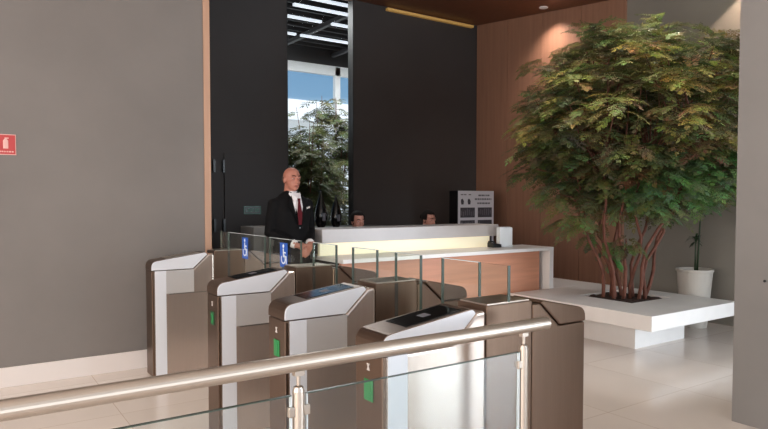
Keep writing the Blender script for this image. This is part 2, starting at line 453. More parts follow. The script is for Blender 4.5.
# plant seen through the window
rng = random.Random(9)
for bi, (bx_, by_, hgt, lab) in enumerate(((5.75, 10.3, 3.3, 'tall thin-leaved bush behind the window, at its right side'), (4.55, 8.95, 2.6, 'lower leafy bush behind the window, beside the security guard'))):
    t = thing('bamboo_bush', lab, 'bush', (bx_, by_, 0))
    sb = BM(); fb = BM(); cl = fb.loops.layers.float_color.new('leaf_tone')
    for s in range(12):
        a = rng.uniform(0, 6.28); r = rng.uniform(.05, .2); lean = rng.uniform(.15, .6)
        top = Vector((math.cos(a)*lean, math.sin(a)*lean, hgt*rng.uniform(.7, 1.02)))
        b0 = Vector((math.cos(a)*r, math.sin(a)*r, 0)); mid = b0.lerp(top, .55) + Vector((0, 0, .15))
        tube(sb, [b0, mid, top], [.014, .010, .004], 5)
        for k in range(40):
            tt = rng.uniform(.22, 1)
            q = b0.lerp(mid, tt/.55) if tt < .55 else mid.lerp(top, (tt-.55)/.45)
            ang = rng.uniform(0, 6.28)
            c = tuple(x*.9 for x in lerp(DARK, OLIVE, rng.random())[:3]) + (1,)
            frond(fb, cl, q, Vector((math.cos(ang), math.sin(ang), rng.uniform(-.2, .4))), rng.uniform(.25, .42), c, rng, 4, .012, .07)
    obj('stem', sb, 'bark', t)
    me = bpy.data.meshes.new('foliage'); fb.to_mesh(me); fb.free(); me.materials.append(MATS['leaf'])
    f_ = bpy.data.objects.new('foliage', me); C.objects.link(f_); f_.parent = t

# ------------------------------------------------------------------ potted plant behind the bench
pt = thing('plant_pot', 'pale grey tapered plant pot standing behind the white bench', 'pot', (6.84, 3.86, 0))
obj('pot', lathe(BM(), [(.13, 0), (.135, .01), (.185, .62), (.195, .625), (.195, .65), (.175, .65), (.165, .60), (.02, .60)], 36), 'pot', pt, smooth=False)
obj('soil', lathe(BM(), [(.166, .58), (.166, .615), (.02, .622)], 24), 'soil', pt)
pl = thing('potted_plant', 'thin-stemmed plant with a tuft of narrow leaves in pale pot', 'plant', (6.84, 3.86, .615))
rng = random.Random(3)
for (dx, dy, h_, nl) in ((-.06, -.04, .38, 22), (-.01, -.06, .68, 18)):
    obj('stem', tube(BM(), [(dx*.5, dy*.5, -.01), (dx*.8, dy*.8, h_*.5), (dx, dy, h_)], [.012, .009, .006], 7), 'plant_green', pl, smooth=True)
    bm = BM()
    for k in range(nl):
        an = k*2.4; el = rng.uniform(.1, 1.2); L = rng.uniform(.11, .18)
        d = Vector((math.cos(an)*math.cos(el), math.sin(an)*math.cos(el), math.sin(el)))
        s = d.cross(Vector((0, 0, 1))).normalized(); b0 = Vector((dx, dy, h_-.06+.08*k/nl))
        prev = None
        for i in range(5):
            tt = i/4; c = b0 + d*L*tt - Vector((0, 0, .09*tt*tt)); w = .012*math.sin(math.pi*(tt*.85+.12))
            cur = (bm.verts.new(c-s*w), bm.verts.new(c+s*w))
            if prev: bm.faces.new((prev[0], prev[1], cur[1], cur[0]))
            prev = cur
    obj('leaf_tuft', bm, 'plant_green', pl)

# ------------------------------------------------------------------ turnstiles
def rounded(prof_pts):
    """list of (x, z, r): rounds corners with radius r"""
    out = []
    n = len(prof_pts)
    for i, (x, z, r) in enumerate(prof_pts):
        if r <= 0: out.append((x, z)); continue
        P = Vector((x, z)); A = Vector(prof_pts[i-1][:2]); B = Vector(prof_pts[(i+1) % n][:2])
        u = (A-P).normalized(); v = (B-P).normalized(); 
        for k in range(6):
            t = k/5; s = P+u*r*(1-t)**2 + v*r*t**2
            out.append((s.x, s.y))
    return out
XF, XM, XR, XE = 1.265, 1.77, 2.04, 2.39
TW = .182
def make_turnstile(label, near, y0, wing_near, wing_far, sticker=False, screen='black', led='green_led', arrow=True, dx=0, joint=False, plain=False):
    t = thing('turnstile', label, 'turnstile', ((XF+XE)/2+dx, y0+TW/2, 0), 0)
    ox, oy = (XF+XE)/2, y0+TW/2
    X = lambda x: x-ox
    h = TW/2
    # front pedestal: body + sloped reader lid
    body = obj('front_pedestal', prism_y(BM(), [(X(XF), 0), (X(XM), 0), (X(XM), .972), (X(1.722), .968), (X(1.595), .852), (X(XF), .852)], -h, h), 'steel_side', t, bevel=.012, seg=3)
    obj('front_plate', bx(X(XF)-.003, X(XF)+.018, -h-.001, h+.001, .0, .852), 'steel_brown', t, bevel=.004)
    lp = rounded([(X(XF)-.003, .857, 0), (X(1.592), .857, 0), (X(1.712), .966, .0), (X(1.70), .984, .012), (X(XF)-.003, .925, .045)])
    lid = obj('reader_lid', prism_y(BM(), lp, -h-.002, h+.002), 'silver_satin', t, bevel=.002)
    if not plain: obj('sheen_panel', bx(X(1.375), X(1.60), -h-.0008, h+.0008, .663, .85), 'silver_sheen', body)  # pale upper panel; the steel's bright reflection is painted into its colour
    obj('side_trim', bx(X(XF)+.022, X(1.375), -h-.0012, h+.0012, .004, .85), 'silver_satin', body)
    # brushed cover plate on the lid, following its slope
    s = (.984-.925)/(1.70-XF)
    zl = lambda x: .925+s*(x-XF)
    def on_lid(xa, xb, ya, yb, th, lift=.0):
        b_ = BM(); v = []
        for z in (lift, lift+th):
            v.append([b_.verts.new((X(x), y, zl(x)+z)) for x, y in ((xa, ya), (xb, ya), (xb, yb), (xa, yb))])
        b_.faces.new(v[0][::-1]); b_.faces.new(v[1])
        for k in range(4): b_.faces.new((v[0][k], v[0][(k+1) % 4], v[1][(k+1) % 4], v[1][k]))
        return b_
    arc = rounded([(X(1.69), zl(1.69), 0), (X(XF)-.003, .925, .045), (X(XF)-.003, .858, 0)])[:]
    off = [(x-.003*(1 if z < .905 else .35), z+.003*(0 if z < .88 else 1)) for x, z in arc]
    b_ = BM(); n_ = len(arc); L_ = [[b_.verts.new((x, y, z)) for x, z in pr] for y in (-h+.003, h-.003) for pr in (arc, off)]
    for k in range(n_-1):
        b_.faces.new((L_[1][k], L_[1][k+1], L_[3][k+1], L_[3][k]))
        b_.faces.new((L_[0][k], L_[0][k+1], L_[1][k+1], L_[1][k])); b_.faces.new((L_[2][k], L_[2][k+1], L_[3][k+1], L_[3][k]))
        b_.faces.new((L_[0][k], L_[0][k+1], L_[2][k+1], L_[2][k]))
    for k in (0, n_-1): b_.faces.new((L_[0][k], L_[1][k], L_[3][k], L_[2][k]))
    obj('lid_cover', b_, 'steel_brown', lid)
    sc = obj('reader_screen', on_lid(1.385, 1.655, -h+.022, h-.022, .004, .002), 'screen_black' if screen == 'black' else 'steel', lid)
    if screen == 'black':
        obj('card_mark', on_lid(1.50, 1.54, -.022, .022, .001, .006), 'poster_grey', lid)
    # housing with wings
    hs = obj('wing_housing', bx(X(XM)+.003, X(XR)-.003, -h, h, 0, .99), 'steel_brown', t, bevel=.004)
    obj('housing_cap', bx(X(XM)+.012, X(XR)-.012, -h+.008, h-.008, .989, .996), 'steel', hs)
    for sg, w in ((-1, wing_near), (1, wing_far)):
        if w: obj('wing_slot', bx(X(1.89), X(1.91), min(sg*h, sg*(h+.002)), max(sg*h, sg*(h+.002)), .12, .985), 'seam', hs)
    # rear pedestal, lid sloping down to a rounded end
    rp = rounded([(X(XR)+.003, 0, 0), (X(XE), 0, 0), (X(XE), .862, 0), (X(2.215), .862, 0), (X(2.09), .972, 0), (X(XR)+.003, .972, 0)])
    obj('rear_pedestal', prism_y(BM(), rp, -h, h), 'steel_brown', t, bevel=.008, seg=3)
    rl = rounded([(X(2.2165), .865, 0), (X(XE)+.003, .865, 0), (X(XE)+.003, .925, .045), (X(2.11), .984, .012), (X(2.094), .972, 0)])
    obj('rear_lid', prism_y(BM(), rl, -h-.002, h+.002), 'steel_brown', t, bevel=.006)
    # glass: fixed pane over the housing, and one flap per lane
    gp = obj('glass_screen', bx(X(1.894), X(1.906), -h+.004, h-.004, .996, 1.146), 'glass_wing', t)
    for e_ in (-h, h-.005): obj('glass_edge', bx(X(1.8935), X(1.9065), e_, e_+.005, .996, 1.147), 'glass_edge', gp)
    for sg, w in ((-1, wing_near), (1, wing_far)):
        if not w: continue
        a_, b_ = sg*(h+.003), sg*(h+.003+w)
        y0_, y1_ = min(a_, b_), max(a_, b_)
        # rounded lower outer corner
        e = b_ - sg*.0
        pr = [(a_, .25), (b_-sg*.06, .25), (b_-sg*.018, .268), (b_, .31), (b_, 1.146), (a_, 1.146)]
        bm_ = BM(); flat_poly(bm_, [(X(1.894), y, z) for y, z in pr], (1, 0, 0), .012)
        fl = obj('glass_wing', bm_, 'glass_wing', t)
        obj('glass_edge', bx(X(1.8935), X(1.9065), min(b_-sg*.005, b_+sg*.0008), max(b_-sg*.005, b_+sg*.0008), .31, 1.147), 'glass_edge', fl)
        obj('top_edge', bx(X(1.8935), X(1.9065), y0_, y1_, 1.1455, 1.148), 'glass_edge_bright', fl)
        if sticker == sg:
            cy_ = (a_+b_)/2; zz = 1.035
            st = obj('access_sticker', bx(X(1.8925), X(1.894), cy_-.06, cy_+.06, zz-.085, zz+.085), 'blue_sticker', fl)
            st['label'] = 'blue sticker with a white wheelchair symbol'
            bm_ = BM(); xs = X(1.8915)
            def disc(cy2, cz, r0, r1, a0=0, a1=360, n=20):
                pa = []
                for k in range(n+1):
                    an = R(a0+(a1-a0)*k/n); pa.append((math.cos(an), math.sin(an)))
                for k in range(n):
                    q = [(xs, cy2+pa[k][0]*r1, cz+pa[k][1]*r1), (xs, cy2+pa[k+1][0]*r1, cz+pa[k+1][1]*r1), (xs, cy2+pa[k+1][0]*r0, cz+pa[k+1][1]*r0), (xs, cy2+pa[k][0]*r0, cz+pa[k][1]*r0)]
                    flat_poly(bm_, q, (1, 0, 0), .001)
            disc(cy_+.004, zz+.062, .0005, .013)
            disc(cy_+.006, zz-.028, .026, .036, 100, 395)
            box(bm_, xs, xs+.001, cy_-.003, cy_+.011, zz-.01, zz+.045)
            box(bm_, xs, xs+.001, cy_-.034, cy_+.0, zz+.012, zz+.022)
            box(bm_, xs, xs+.001, cy_-.036, cy_+.008, zz-.016, zz-.005)
            box(bm_, xs, xs+.001, cy_-.046, cy_-.034, zz-.062, zz-.005)
            obj('wheelchair_symbol', bm_, 'white_mark', st)
    # side seams: an access-panel joint below the lid, a second lower joint
    if joint: obj('panel_joint', bx(X(1.40), X(1.74), -h-.0015, -h+.002, .655, .661), 'seam', t)
    # sign light and card mark on the narrow end
    if arrow:
        p_ = obj('entry_light', bx(X(XF)-.007, X(XF)-.003, -.032, .028, .672, .752), led, t, bevel=.002)
        p_['label'] = 'green entry arrow light'
        b_ = BM()
        flat_poly(b_, [(X(XF)-.0085, .018, .738), (X(XF)-.0085, -.014, .738), (X(XF)-.0085, -.024, .712), (X(XF)-.0085, -.014, .682), (X(XF)-.0085, .018, .682), (X(XF)-.0085, -.004, .710)], (1, 0, 0), .002)
        obj('arrow', b_, 'green_led_bright', p_)
        b_ = BM()
        flat_poly(b_, [(X(XF)-.006, .010, .812), (X(XF)-.006, -.010, .812), (X(XF)-.006, -.002, .800), (X(XF)-.006, -.010, .786), (X(XF)-.006, .010, .786), (X(XF)-.006, .002, .800)], (1, 0, 0), .003)
        obj('card_symbol', b_, 'pale_mark', t)
    return t
make_turnstile('steel turnstile against the grey wall, farthest from the metal handrail', 0, 5.17, .76, 0, sticker=-1, screen='steel', arrow=False, dx=.02, joint=True)
make_turnstile('steel turnstile with narrow black lid slot, second from the grey wall', 0, 3.60, .29, .50, sticker=1, dx=.004, joint=True)
make_turnstile('steel turnstile with shiny reflecting black lid screen, third from the grey wall', 0, 2.677, .21, .25, led='green_led_bright')
make_turnstile('steel turnstile directly behind the glass railing, with wide black lid screen', 0, 1.865, 0, .25, led='green_led_bright', plain=True)

# ------------------------------------------------------------------ glass railing
RY = 1.70
ra = thing('glass_railing', 'steel handrail on posts with clear glass panels below', 'railing', (.9, RY, 0))
bm = BM(); tube(bm, [(-1.9, 0, .93), (1.042, 0, .93)], .0255, 24)
obj('handrail', bm, 'steel_bright', ra, smooth=False, bevel=.002)
for px in (-1.02, -.055, .912):
    bm = BM(); lathe(bm, [(.06, 0), (.06, .008), (.0185, .012), (.0185, .845), (.014, .858), (.006, .862)], 20, px, 0)
    po = obj('post', bm, 'steel_bright', ra)
    bm = BM(); lathe(bm, [(.006, .855), (.006, .89)], 10, px, 0); box(bm, px-.016, px+.016, -.010, .010, .892, .907)
    obj('rail_bracket', bm, 'steel', po)
    for z in (.785, .25):
        for sg in (-1, 1):
            if px > .9 and sg > 0: continue
            obj('glass_clamp', bx(min(px+sg*.012, px+sg*.036), max(px+sg*.012, px+sg*.036), -.010, .010, z-.016, z+.016), 'steel', po, bevel=.004)
for x0, x1 in ((-1.0, -.080), (-.030, .886)):
    g_ = obj('glass_panel', bx(x0, x1, -.005, .005, .07, .835), 'glass_rail', ra)
    for e_ in (x0-.001, x1-.004): obj('bright_edge', bx(e_, e_+.005, -.0052, .0052, .07, .835), 'glass_edge_bright', g_)
    obj('top_edge', bx(x0, x1, -.0052, .0052, .833, .836), 'glass_edge', g_)

# ------------------------------------------------------------------ reception desk
dk = thing('reception_desk', 'white reception desk with glowing cream panel and orange wood front', 'desk', (4.2, 5.3, 0))
D = lambda x0, x1, y0, y1, z0, z1: bx(x0-4.2, x1-4.2, y0-5.3, y1-5.3, z0, z1)
obj('worktop', D(2.905, 5.74, 4.93, 5.42, .838, .876), 'white_stone', dk, bevel=.003)
obj('end_panel', D(5.672, 5.74, 4.93, 5.75, 0, .838), 'white_stone', dk, bevel=.003)
obj('wood_front', D(2.94, 5.60, 5.02, 5.06, .0, .838), 'desk_wood', dk)
obj('glow_panel', D(2.92, 5.17, 5.40, 5.44, .876, 1.0), 'glow_panel', dk)
obj('upper_counter', D(2.94, 5.30, 5.385, 5.80, 1.0, 1.133), 'counter_marble', dk, bevel=.003)
obj('back_panel', D(2.92, 5.17, 5.70, 5.74, 0, 1.0), 'dark_panel', dk)
obj('work_shelf', D(2.92, 5.66, 5.42, 5.70, .838, .870), 'white_stone', dk)
# things on the desk
h_ = thing('leaflet_holder', 'white acrylic leaflet holder standing on lower desk end', 'holder', (5.26, 5.25, .878), R(-12))
obj('leaflet', bx(-.075, .075, -.01, .012, .02, .232), 'poster_white', h_)
obj('holder_body', bx(-.085, .085, -.045, .035, .008, .225), 'acrylic_white', h_, bevel=.006)
obj('holder_foot', bx(-.075, .075, -.075, .05, 0, .008), 'acrylic_white', h_)
k_ = thing('desk_phone', 'small black phone on the lower desk beside white leaflet holder', 'phone', (5.24, 5.36, .876), 0)
k_.location = (5.10, 5.25, .878)
obj('phone_base', prism_y(BM(), [(-.06, 0), (.07, 0), (.07, .035), (-.06, .055)], -.05, .05), 'black', k_, bevel=.004)
obj('handset', tube(BM(), [(-.045, -.045, .062), (-.035, -.0, .068), (-.045, .045, .062)], [.012, .009, .012], 8), 'black', k_, smooth=True)
# grey plinth behind the guard
tag(obj('plinth', bx(2.49, 2.73, 6.0, 6.35, 0, 1.145), 'plinth_grey', bevel=.004), 'light grey block behind the guard, left of the reception desk', 'plinth')
# poster box
pb = thing('poster_stand', 'black-sided display stand with white printed poster behind the desk', 'display', (6.335, 6.9, 0))
obj('stand_box', bx(-.352, .352, .004, .19, 0, 1.555), 'black', pb)
ps = obj('poster', bx(-.35, .35, -.004, .004, .35, 1.553), 'poster_white', pb)
bm = BM(); rp_ = random.Random(2)
for (x, y, w) in ((.04, 1.488, .22), (-.03, 1.433, .33), (.02, 1.372, .25)):      # unreadable lines of print
    q = x
    while q < x+w:
        l_ = rp_.uniform(.015, .05); box(bm, q, min(q+l_, x+w), -.006, -.003, y-.012, y+.012); q += l_+.012
for x in (-.30, -.24, -.15): box(bm, x, x+.045, -.006, -.003, 1.49, 1.505)
obj('print_line', bm, 'poster_grey', ps)
bm = BM()
for x in (-.27, -.14):                                                          # two small dark figures
    tube(bm, [(x, -.0045, 1.355), (x, -.0045, 1.40), (x-.012, -.0045, 1.435)], [(.022, .003), (.03, .003), (.015, .003)], 8)
obj('print_figure', bm, 'poster_dark', ps)
bm = BM()
for x in (-.31, .03):
    box(bm, x, x+.28, -.006, -.003, 1.165, 1.31); box(bm, x, x+.28, -.006, -.003, .98, 1.125)
box(bm, -.31, .31, -.006, -.003, .55, .90)
obj('print_photo', bm, 'poster_dark', ps)
bm = BM()
for x in (-.31, .03):
    for k in range(7): box(bm, x+.012+k*.038, x+.026+k*.038, -.008, -.005, 1.18+rp_.uniform(0, .04), 1.25+rp_.uniform(0, .05))
    for k in range(6): box(bm, x+.012+k*.042, x+.04+k*.042, -.008, -.005, 1.0+rp_.uniform(0, .03), 1.04+rp_.uniform(0, .07))
obj('photo_detail', bm, 'poster_grey', ps)
# low cabinet and vases under the window
cb = thing('low_cabinet', 'dark low cabinet below the window behind the desk', 'cabinet', (4.1, 7.5, 0))
obj('carcass', bx(-.9, .9, -.22, .22, .06, 1.03), 'dark_panel', cb, bevel=.003)
obj('cabinet_top', bx(-.92, .92, -.24, .24, 1.03, 1.06), 'dark_metal', cb, bevel=.003)
obj('plinth_foot', bx(-.86, .86, -.18, .2, 0, .06), 'black', cb)
for x in (-.44, 0.0, .44): obj('cabinet_door', bx(x-.215, x+.215, -.236, -.22, .09, 1.01), 'dark_panel', cb, bevel=.002)
def vase(x, y, s, label):
    t = thing('teardrop_vase', label, 'vase', (x, y, 1.06), 0, None)
    obj('vase_body', lathe(BM(), [(a*s, b*s) for a, b in ((.045, 0), (.062, .03), (.082, .10), (.083, .17), (.066, .26), (.040, .35), (.020, .43), (.011, .475), (.013, .492), (.008, .492))], 28), 'vase_black', t, smooth=True)
    b_ = BM(); box(b_, -.022, .022, -.0885*s, -.075*s, .09*s, .19*s)
    obj('vase_label', b_, 'poster_grey', t, bevel=.004)
vase(3.968, 7.3, 1.0, 'taller black teardrop vase on the cabinet under the window, nearer the guard')
vase(4.195, 7.3, .88, 'shorter black teardrop vase under the window, nearer the seated receptionist')

# ------------------------------------------------------------------ signs
sg = thing('extinguisher_sign', 'small red square sign with white extinguisher symbol on the concrete wall', 'sign', (.325, YL, 1.836))
obj('sign_border', bx(-.068, .068, -.004, 0, -.077, .077), 'pink_mark', sg)
pl_ = obj('sign_plate', bx(-.062, .062, -.006, -.003, -.071, .071), 'red_sign', sg)
bm = BM()
tube(bm, [(0, -.007, -.03), (0, -.007, .028), (0, -.007, .044)], [(.017, .002), (.017, .002), (.007, .002)], 10)
box(bm, -.006, .02, -.009, -.005, .044, .052)
obj('extinguisher_symbol', bm, 'pink_mark', pl_)
bm = BM(); rq = random.Random(4); x = -.05
while x < .05: w = rq.uniform(.006, .014); box(bm, x, x+w, -.0075, -.0055, -.058, -.048); x += w+.004
obj('print_line', bm, 'pink_mark', pl_)
sg = thing('door_sign', 'small dark green framed sign on the flush black door', 'sign', (3.22, YD-.022, 1.288))
obj('sign_plate', bx(-.118, .118, -.006, 0, -.053, .053), 'sign_dark', sg)
bm = BM()
for a_ in ((-.118, .118, .047, .053), (-.118, .118, -.053, -.047), (-.118, -.112, -.053, .053), (.112, .118, -.053, .053)): box(bm, a_[0], a_[1], -.009, -.005, a_[2], a_[3])
obj('sign_border', bm, 'sign_green', sg)
bm = BM()
for i in range(6):    # unreadable letter shapes
    x = -.088+i*.031
    box(bm, x, x+.006, -.009, -.005, -.022, .022); box(bm, x+.004, x+.02, -.0088, -.005, .015 if i % 2 else -.022, .022 if i % 2 else -.015)
    if i % 3: box(bm, x+.016, x+.022, -.0089, -.005, -.022, .022)
obj('sign_print', bm, 'sign_green', sg)
bt = BM(); tube(bt, [(4.092, 1.868, .923), (4.1, 1.868, .923)], .008, 12)
tag(obj('wall_plug', bt, 'black'), 'tiny dark plug on the face of the grey pillar', 'plug')

# ------------------------------------------------------------------ people
def eval_mesh(bm, voxel, smooth_it):
    """fuses overlapping shapes into one continuous skin"""
    me = bpy.data.meshes.new('tmp'); bmesh.ops.recalc_face_normals(bm, faces=bm.faces[:]); bm.to_mesh(me); bm.free()
    o = bpy.data.objects.new('tmp', me); C.objects.link(o)
    r = o.modifiers.new('r', 'REMESH'); r.mode = 'VOXEL'; r.voxel_size = voxel
    if smooth_it: s = o.modifiers.new('s', 'SMOOTH'); s.iterations = smooth_it; s.factor = .5
    dg = bpy.context.evaluated_depsgraph_get(); dg.update()
    out = bpy.data.meshes.new_from_object(o.evaluated_get(dg))
    bpy.data.objects.remove(o); bpy.data.meshes.remove(me)
    for p in out.polygons: p.use_smooth = True
    return out
def obj_me(name, me, m, parent):
    me.name = name; me.materials.clear(); me.materials.append(MATS[m]); o = bpy.data.objects.new(name, me); C.objects.link(o); o.parent = parent
    return o
def ball(bm, c, r, seg=16):
    r = r if isinstance(r, (list, tuple)) else (r, r, r)
    c = Vector(c)
    ret = bmesh.ops.create_uvsphere(bm, u_segments=seg, v_segments=max(8, seg*3//4), radius=1)
    for v in ret['verts']: v.co = Vector((v.co.x*r[0], v.co.y*r[1], v.co.z*r[2])) + c
def rot_about(bmverts, c, M):
    for v in bmverts: v.co = M @ (v.co-c) + c
def add_head(bm, H, turn=0., tilt=0., female=False):
    """H = centre of the skull; the face looks along -Y before turning"""
    n0 = len(bm.verts)
    w = .94 if female else 1.
    ball(bm, H+Vector((0, .012, .03)), (.074*w, .093, .082), 20)          # skull
    ball(bm, H+Vector((0, -.022, -.035)), (.060*w, .066, .078), 20)        # face and jaw
    ball(bm, H+Vector((0, -.058, -.088)), (.026*w, .022, .020), 12)        # chin
    tube(bm, [H+Vector((0, -.082, .018)), H+Vector((0, -.097, -.012)), H+Vector((0, -.107, -.030))], [.008, .011, .014], 10, dome=True)   # nose
    tube(bm, [H+Vector((-.042, -.074, .026)), H+Vector((0, -.085, .030)), H+Vector((.042, -.074, .026))], [.010, .011, .010], 8, dome=True)   # brow
    for s in (-1, 1):
        ball(bm, H+Vector((s*.034*w, -.056, -.028)), (.022, .02, .020), 12)  # cheekbones
        ball(bm, H+Vector((s*.074*w, .012, -.012)), (.009, .020, .032), 10)  # ears
    tube(bm, [H+Vector((-.018, -.086, -.060)), H+Vector((0, -.091, -.059)), H+Vector((.018, -.086, -.060))], [.007, .009, .007], 8, dome=True)
    tube(bm, [H+Vector((0, .03, -.05)), H+Vector((0, .035, -.16))], [.055*w, .06*w], 14, dome=True)    # neck
    bm.verts.ensure_lookup_table()
    M = Matrix.Rotation(turn, 3, 'Z') @ Matrix.Rotation(tilt, 3, 'X')
    rot_about(bm.verts[n0:], H, M)
    return M
def add_hand(bm, wrist, d, palm_n, spread, curl, side):
    """palm, four unequal bent fingers and a thumb from the side of the palm"""
    d = d.normalized(); n = (palm_n - d*palm_n.dot(d)).normalized(); s = d.cross(n)*side
    tube(bm, [wrist-d*.03, wrist+d*.01, wrist+d*.05, wrist+d*.09], [(.026, .02), (.028, .018), (.04, .015), (.04, .013)], 12, dome=True)
    for i, L in enumerate((.066, .076, .072, .056)):
        b = wrist + d*.088 + s*(.031-.0205*i)
        p, cur, pts = b-d*.015, d.copy(), [b-d*.015, b]
        for k, f in enumerate((.45, .32, .23)):
            cur = (cur*math.cos(curl*(.7+.25*k)) + n*math.sin(curl*(.7+.25*k))).normalized()
            b = b + cur*L*f; pts.append(b)
        tube(bm, pts, [.0095, .0095, .009, .0083, .0072], 9, dome=True)
    b = wrist + d*.03 + s*.030
    t1 = (d*.6 + s*.7 + n*.35).normalized(); t2 = (d*.9 + s*.15 + n*.45).normalized()
    tube(bm, [b-t1*.02, b+t1*.034, b+t1*.034+t2*.03, b+t1*.034+t2*.052], [.014, .0115, .0105, .0085], 9, dome=True)
def face_details(H, M, parent, female=False):
    skin = 'skin_light' if female else 'skin'
    def at(p): return H + M @ Vector(p)
    for s in (-1, 1):
        b_ = BM(); ball(b_, at((s*.030, -.0745, .008)), .0105, 14); e = obj('eye', b_, 'white_mark', parent, smooth=True)
        b_ = BM(); ball(b_, at((s*.030, -.0832, .008)), (.0054, .0028, .0054), 10); obj('pupil', b_, 'black', e, smooth=True)
        for dz in (.0052, -.0062):
            b_ = BM(); ball(b_, at((s*.030, -.0742, .008+dz)), (.0135, .0118, .0085), 14); obj('eyelid', b_, skin, e, smooth=True)
        b_ = BM(); tube(b_, [at((s*.014, -.094, .028)), at((s*.030, -.091, .034)), at((s*.046, -.079, .029))], [.003, .004, .0025], 7, dome=True); obj('eyebrow', b_, 'hair', parent, smooth=True)
    b_ = BM(); tube(b_, [at((-.022, -.0915, -.060)), at((0, -.0985, -.058)), at((.022, -.0915, -.060))], [.003, .0045, .003], 8, dome=True); obj('lips', b_, 'lips', parent, smooth=True)

# --- security guard, standing with clasped hands.  local frame: faces -Y, +X is his left
g = thing('person', 'standing man in black suit and dark red tie, hands clasped in front', 'person', (2.635, 5.42, 0), R(8))
V = Vector
HC = V((0, -.005, 1.615))
bm = BM()
M = add_head(bm, HC, R(-4), R(2))
tube(bm, [(0, .03, 1.50), (0, .02, 1.42), (0, .015, 1.25), (0, .01, 1.10), (0, .01, .98), (0, .01, .88)], [(.06, .06), (.17, .085), (.165, .105), (.145, .095), (.155, .1), (.15, .1)], 20, dome=True)
arms = {}
for s in (-1, 1):
    sh, el, wr = V((s*.180, .02, 1.385)), V((s*.225, .035, 1.12)), V((s*.075, -.185, 1.005))
    arms[s] = (sh, el, wr)
    tube(bm, [sh, sh.lerp(el, .5), el, el.lerp(wr, .5), wr], [.052, .047, .042, .037, .028], 12, dome=True)
    hip, kn, an = V((s*.088, .01, .92)), V((s*.095, 0, .48)), V((s*.10, .02, .08))
    tube(bm, [hip, kn, an], [.085, .055, .038], 14, dome=True)
    tube(bm, [an, an+V((0, -.06, -.035)), an+V((0, -.15, -.05))], [.036, .035, .028], 10, dome=True)
add_hand(bm, V((-.075, -.185, 1.005)), V((.75, -.22, -.55)), V((.1, .9, -.2)), 0, .5, 1)
add_hand(bm, V((.075, -.200, 1.000)), V((-.72, -.36, -.60)), V((-.1, .9, -.2)), 0, .6, -1)
body = obj_me('body', eval_mesh(bm, .006, 6), 'skin', g)
face_details(HC, M, g)
# suit jacket, one garment with sleeves
bm = BM()
tube(bm, [(0, .048, 1.497), (0, .038, 1.472), (0, .02, 1.41), (0, .012, 1.30), (0, .01, 1.18), (0, .008, 1.08), (0, .008, .96), (0, .005, .84), (0, .005, .82)],
     [(.072, .058), (.114, .080), (.186, .103), (.198, .125), (.182, .122), (.172, .118), (.186, .125), (.198, .132), (.198, .132)], 28)
for s in (-1, 1):
    sh, el, wr = arms[s]
    tube(bm, [sh+V((-s*.05, 0, .012)), sh, sh.lerp(el, .5), el, el.lerp(wr, .45), el.lerp(wr, .86)], [.058, .062, .060, .057, .052, .044], 14, dome=False)
    ball(bm, sh, (.064, .066, .054), 14)
jk = obj_me('jacket', eval_mesh(bm, .010, 5), 'suit', g)
for s in (-1, 1):       # lapels, pockets
    b_ = BM(); flat_poly(b_, [(s*.055, -.066, 1.462), (s*.092, -.088, 1.41), (s*.105, -.108, 1.36), (s*.078, -.114, 1.33), (s*.012, -.128, 1.20), (s*.022, -.118, 1.30)], (0, -1, 0), .008)
    obj('lapel', b_, 'suit', jk, bevel=.002)
b_ = BM(); flat_poly(b_, [(.085, -.113, 1.335), (.132, -.103, 1.345), (.132, -.103, 1.362), (.085, -.113, 1.352)], (0, -1, 0), .006)
bd_ = obj('name_badge', b_, 'pale_mark', g); bd_['label'] = 'pale name badge on the chest'
b_ = BM(); tube(b_, [(0, -.127, 1.16), (0, -.133, 1.16)], .008, 10); obj('button', b_, 'black', jk)
# shirt front and collar, cuffs
b_ = BM(); flat_poly(b_, [(-.050, -.062, 1.475), (0, -.105, 1.43), (.050, -.062, 1.475), (.048, -.108, 1.36), (.012, -.122, 1.21), (-.012, -.122, 1.21), (-.048, -.108, 1.36)], (0, -1, 0), .004)
flat_poly(b_, [(-.056, -.052, 1.487), (.056, -.052, 1.487), (.034, -.112, 1.41), (-.034, -.112, 1.41)], (0, .25, -1), .006)
sh_ = obj('shirt', b_, 'shirt', g)
b_ = BM()
for s in (-1, 1): flat_poly(b_, [(s*.006, -.105, 1.437), (s*.058, -.045, 1.492), (s*.062, -.03, 1.465), (s*.034, -.108, 1.405)], (0, -1, 0), .008)
obj('collar', b_, 'shirt', sh_)
b_ = BM(); tube(b_, [(0, .016, 1.43), (0, .022, 1.46), (0, .028, 1.494)], [(.080, .080), (.072, .074), (.066, .068)], 20); obj('collar_band', b_, 'shirt', sh_, smooth=True)
for s in (-1, 1):
    el, wr = arms[s][1:]
    b_ = BM(); tube(b_, [el.lerp(wr, .84), el.lerp(wr, .97)], [.040, .037], 14); obj('cuff', b_, 'shirt', sh_)
b_ = BM()
flat_poly(b_, [(-.016, -.112, 1.435), (.016, -.112, 1.435), (.011, -.118, 1.405), (.026, -.130, 1.30), (.016, -.134, 1.19), (-.016, -.134, 1.19), (-.026, -.130, 1.30), (-.011, -.118, 1.405)], (0, -1, 0), .007)
obj('tie', b_, 'tie', g, bevel=.002)
bm = BM()
for s in (-1, 1):
    tube(bm, [(s*.085, .008, .93), (s*.092, .0, .70), (s*.098, 0, .48), (s*.103, .01, .25), (s*.105, .01, .045)], [(.105, .115), (.095, .10), (.075, .078), (.066, .07), (.066, .072)], 18)
box(bm, -.15, .15, -.08, .1, .86, .99)
obj_me('trousers', eval_mesh(bm, .010, 6), 'suit', g)
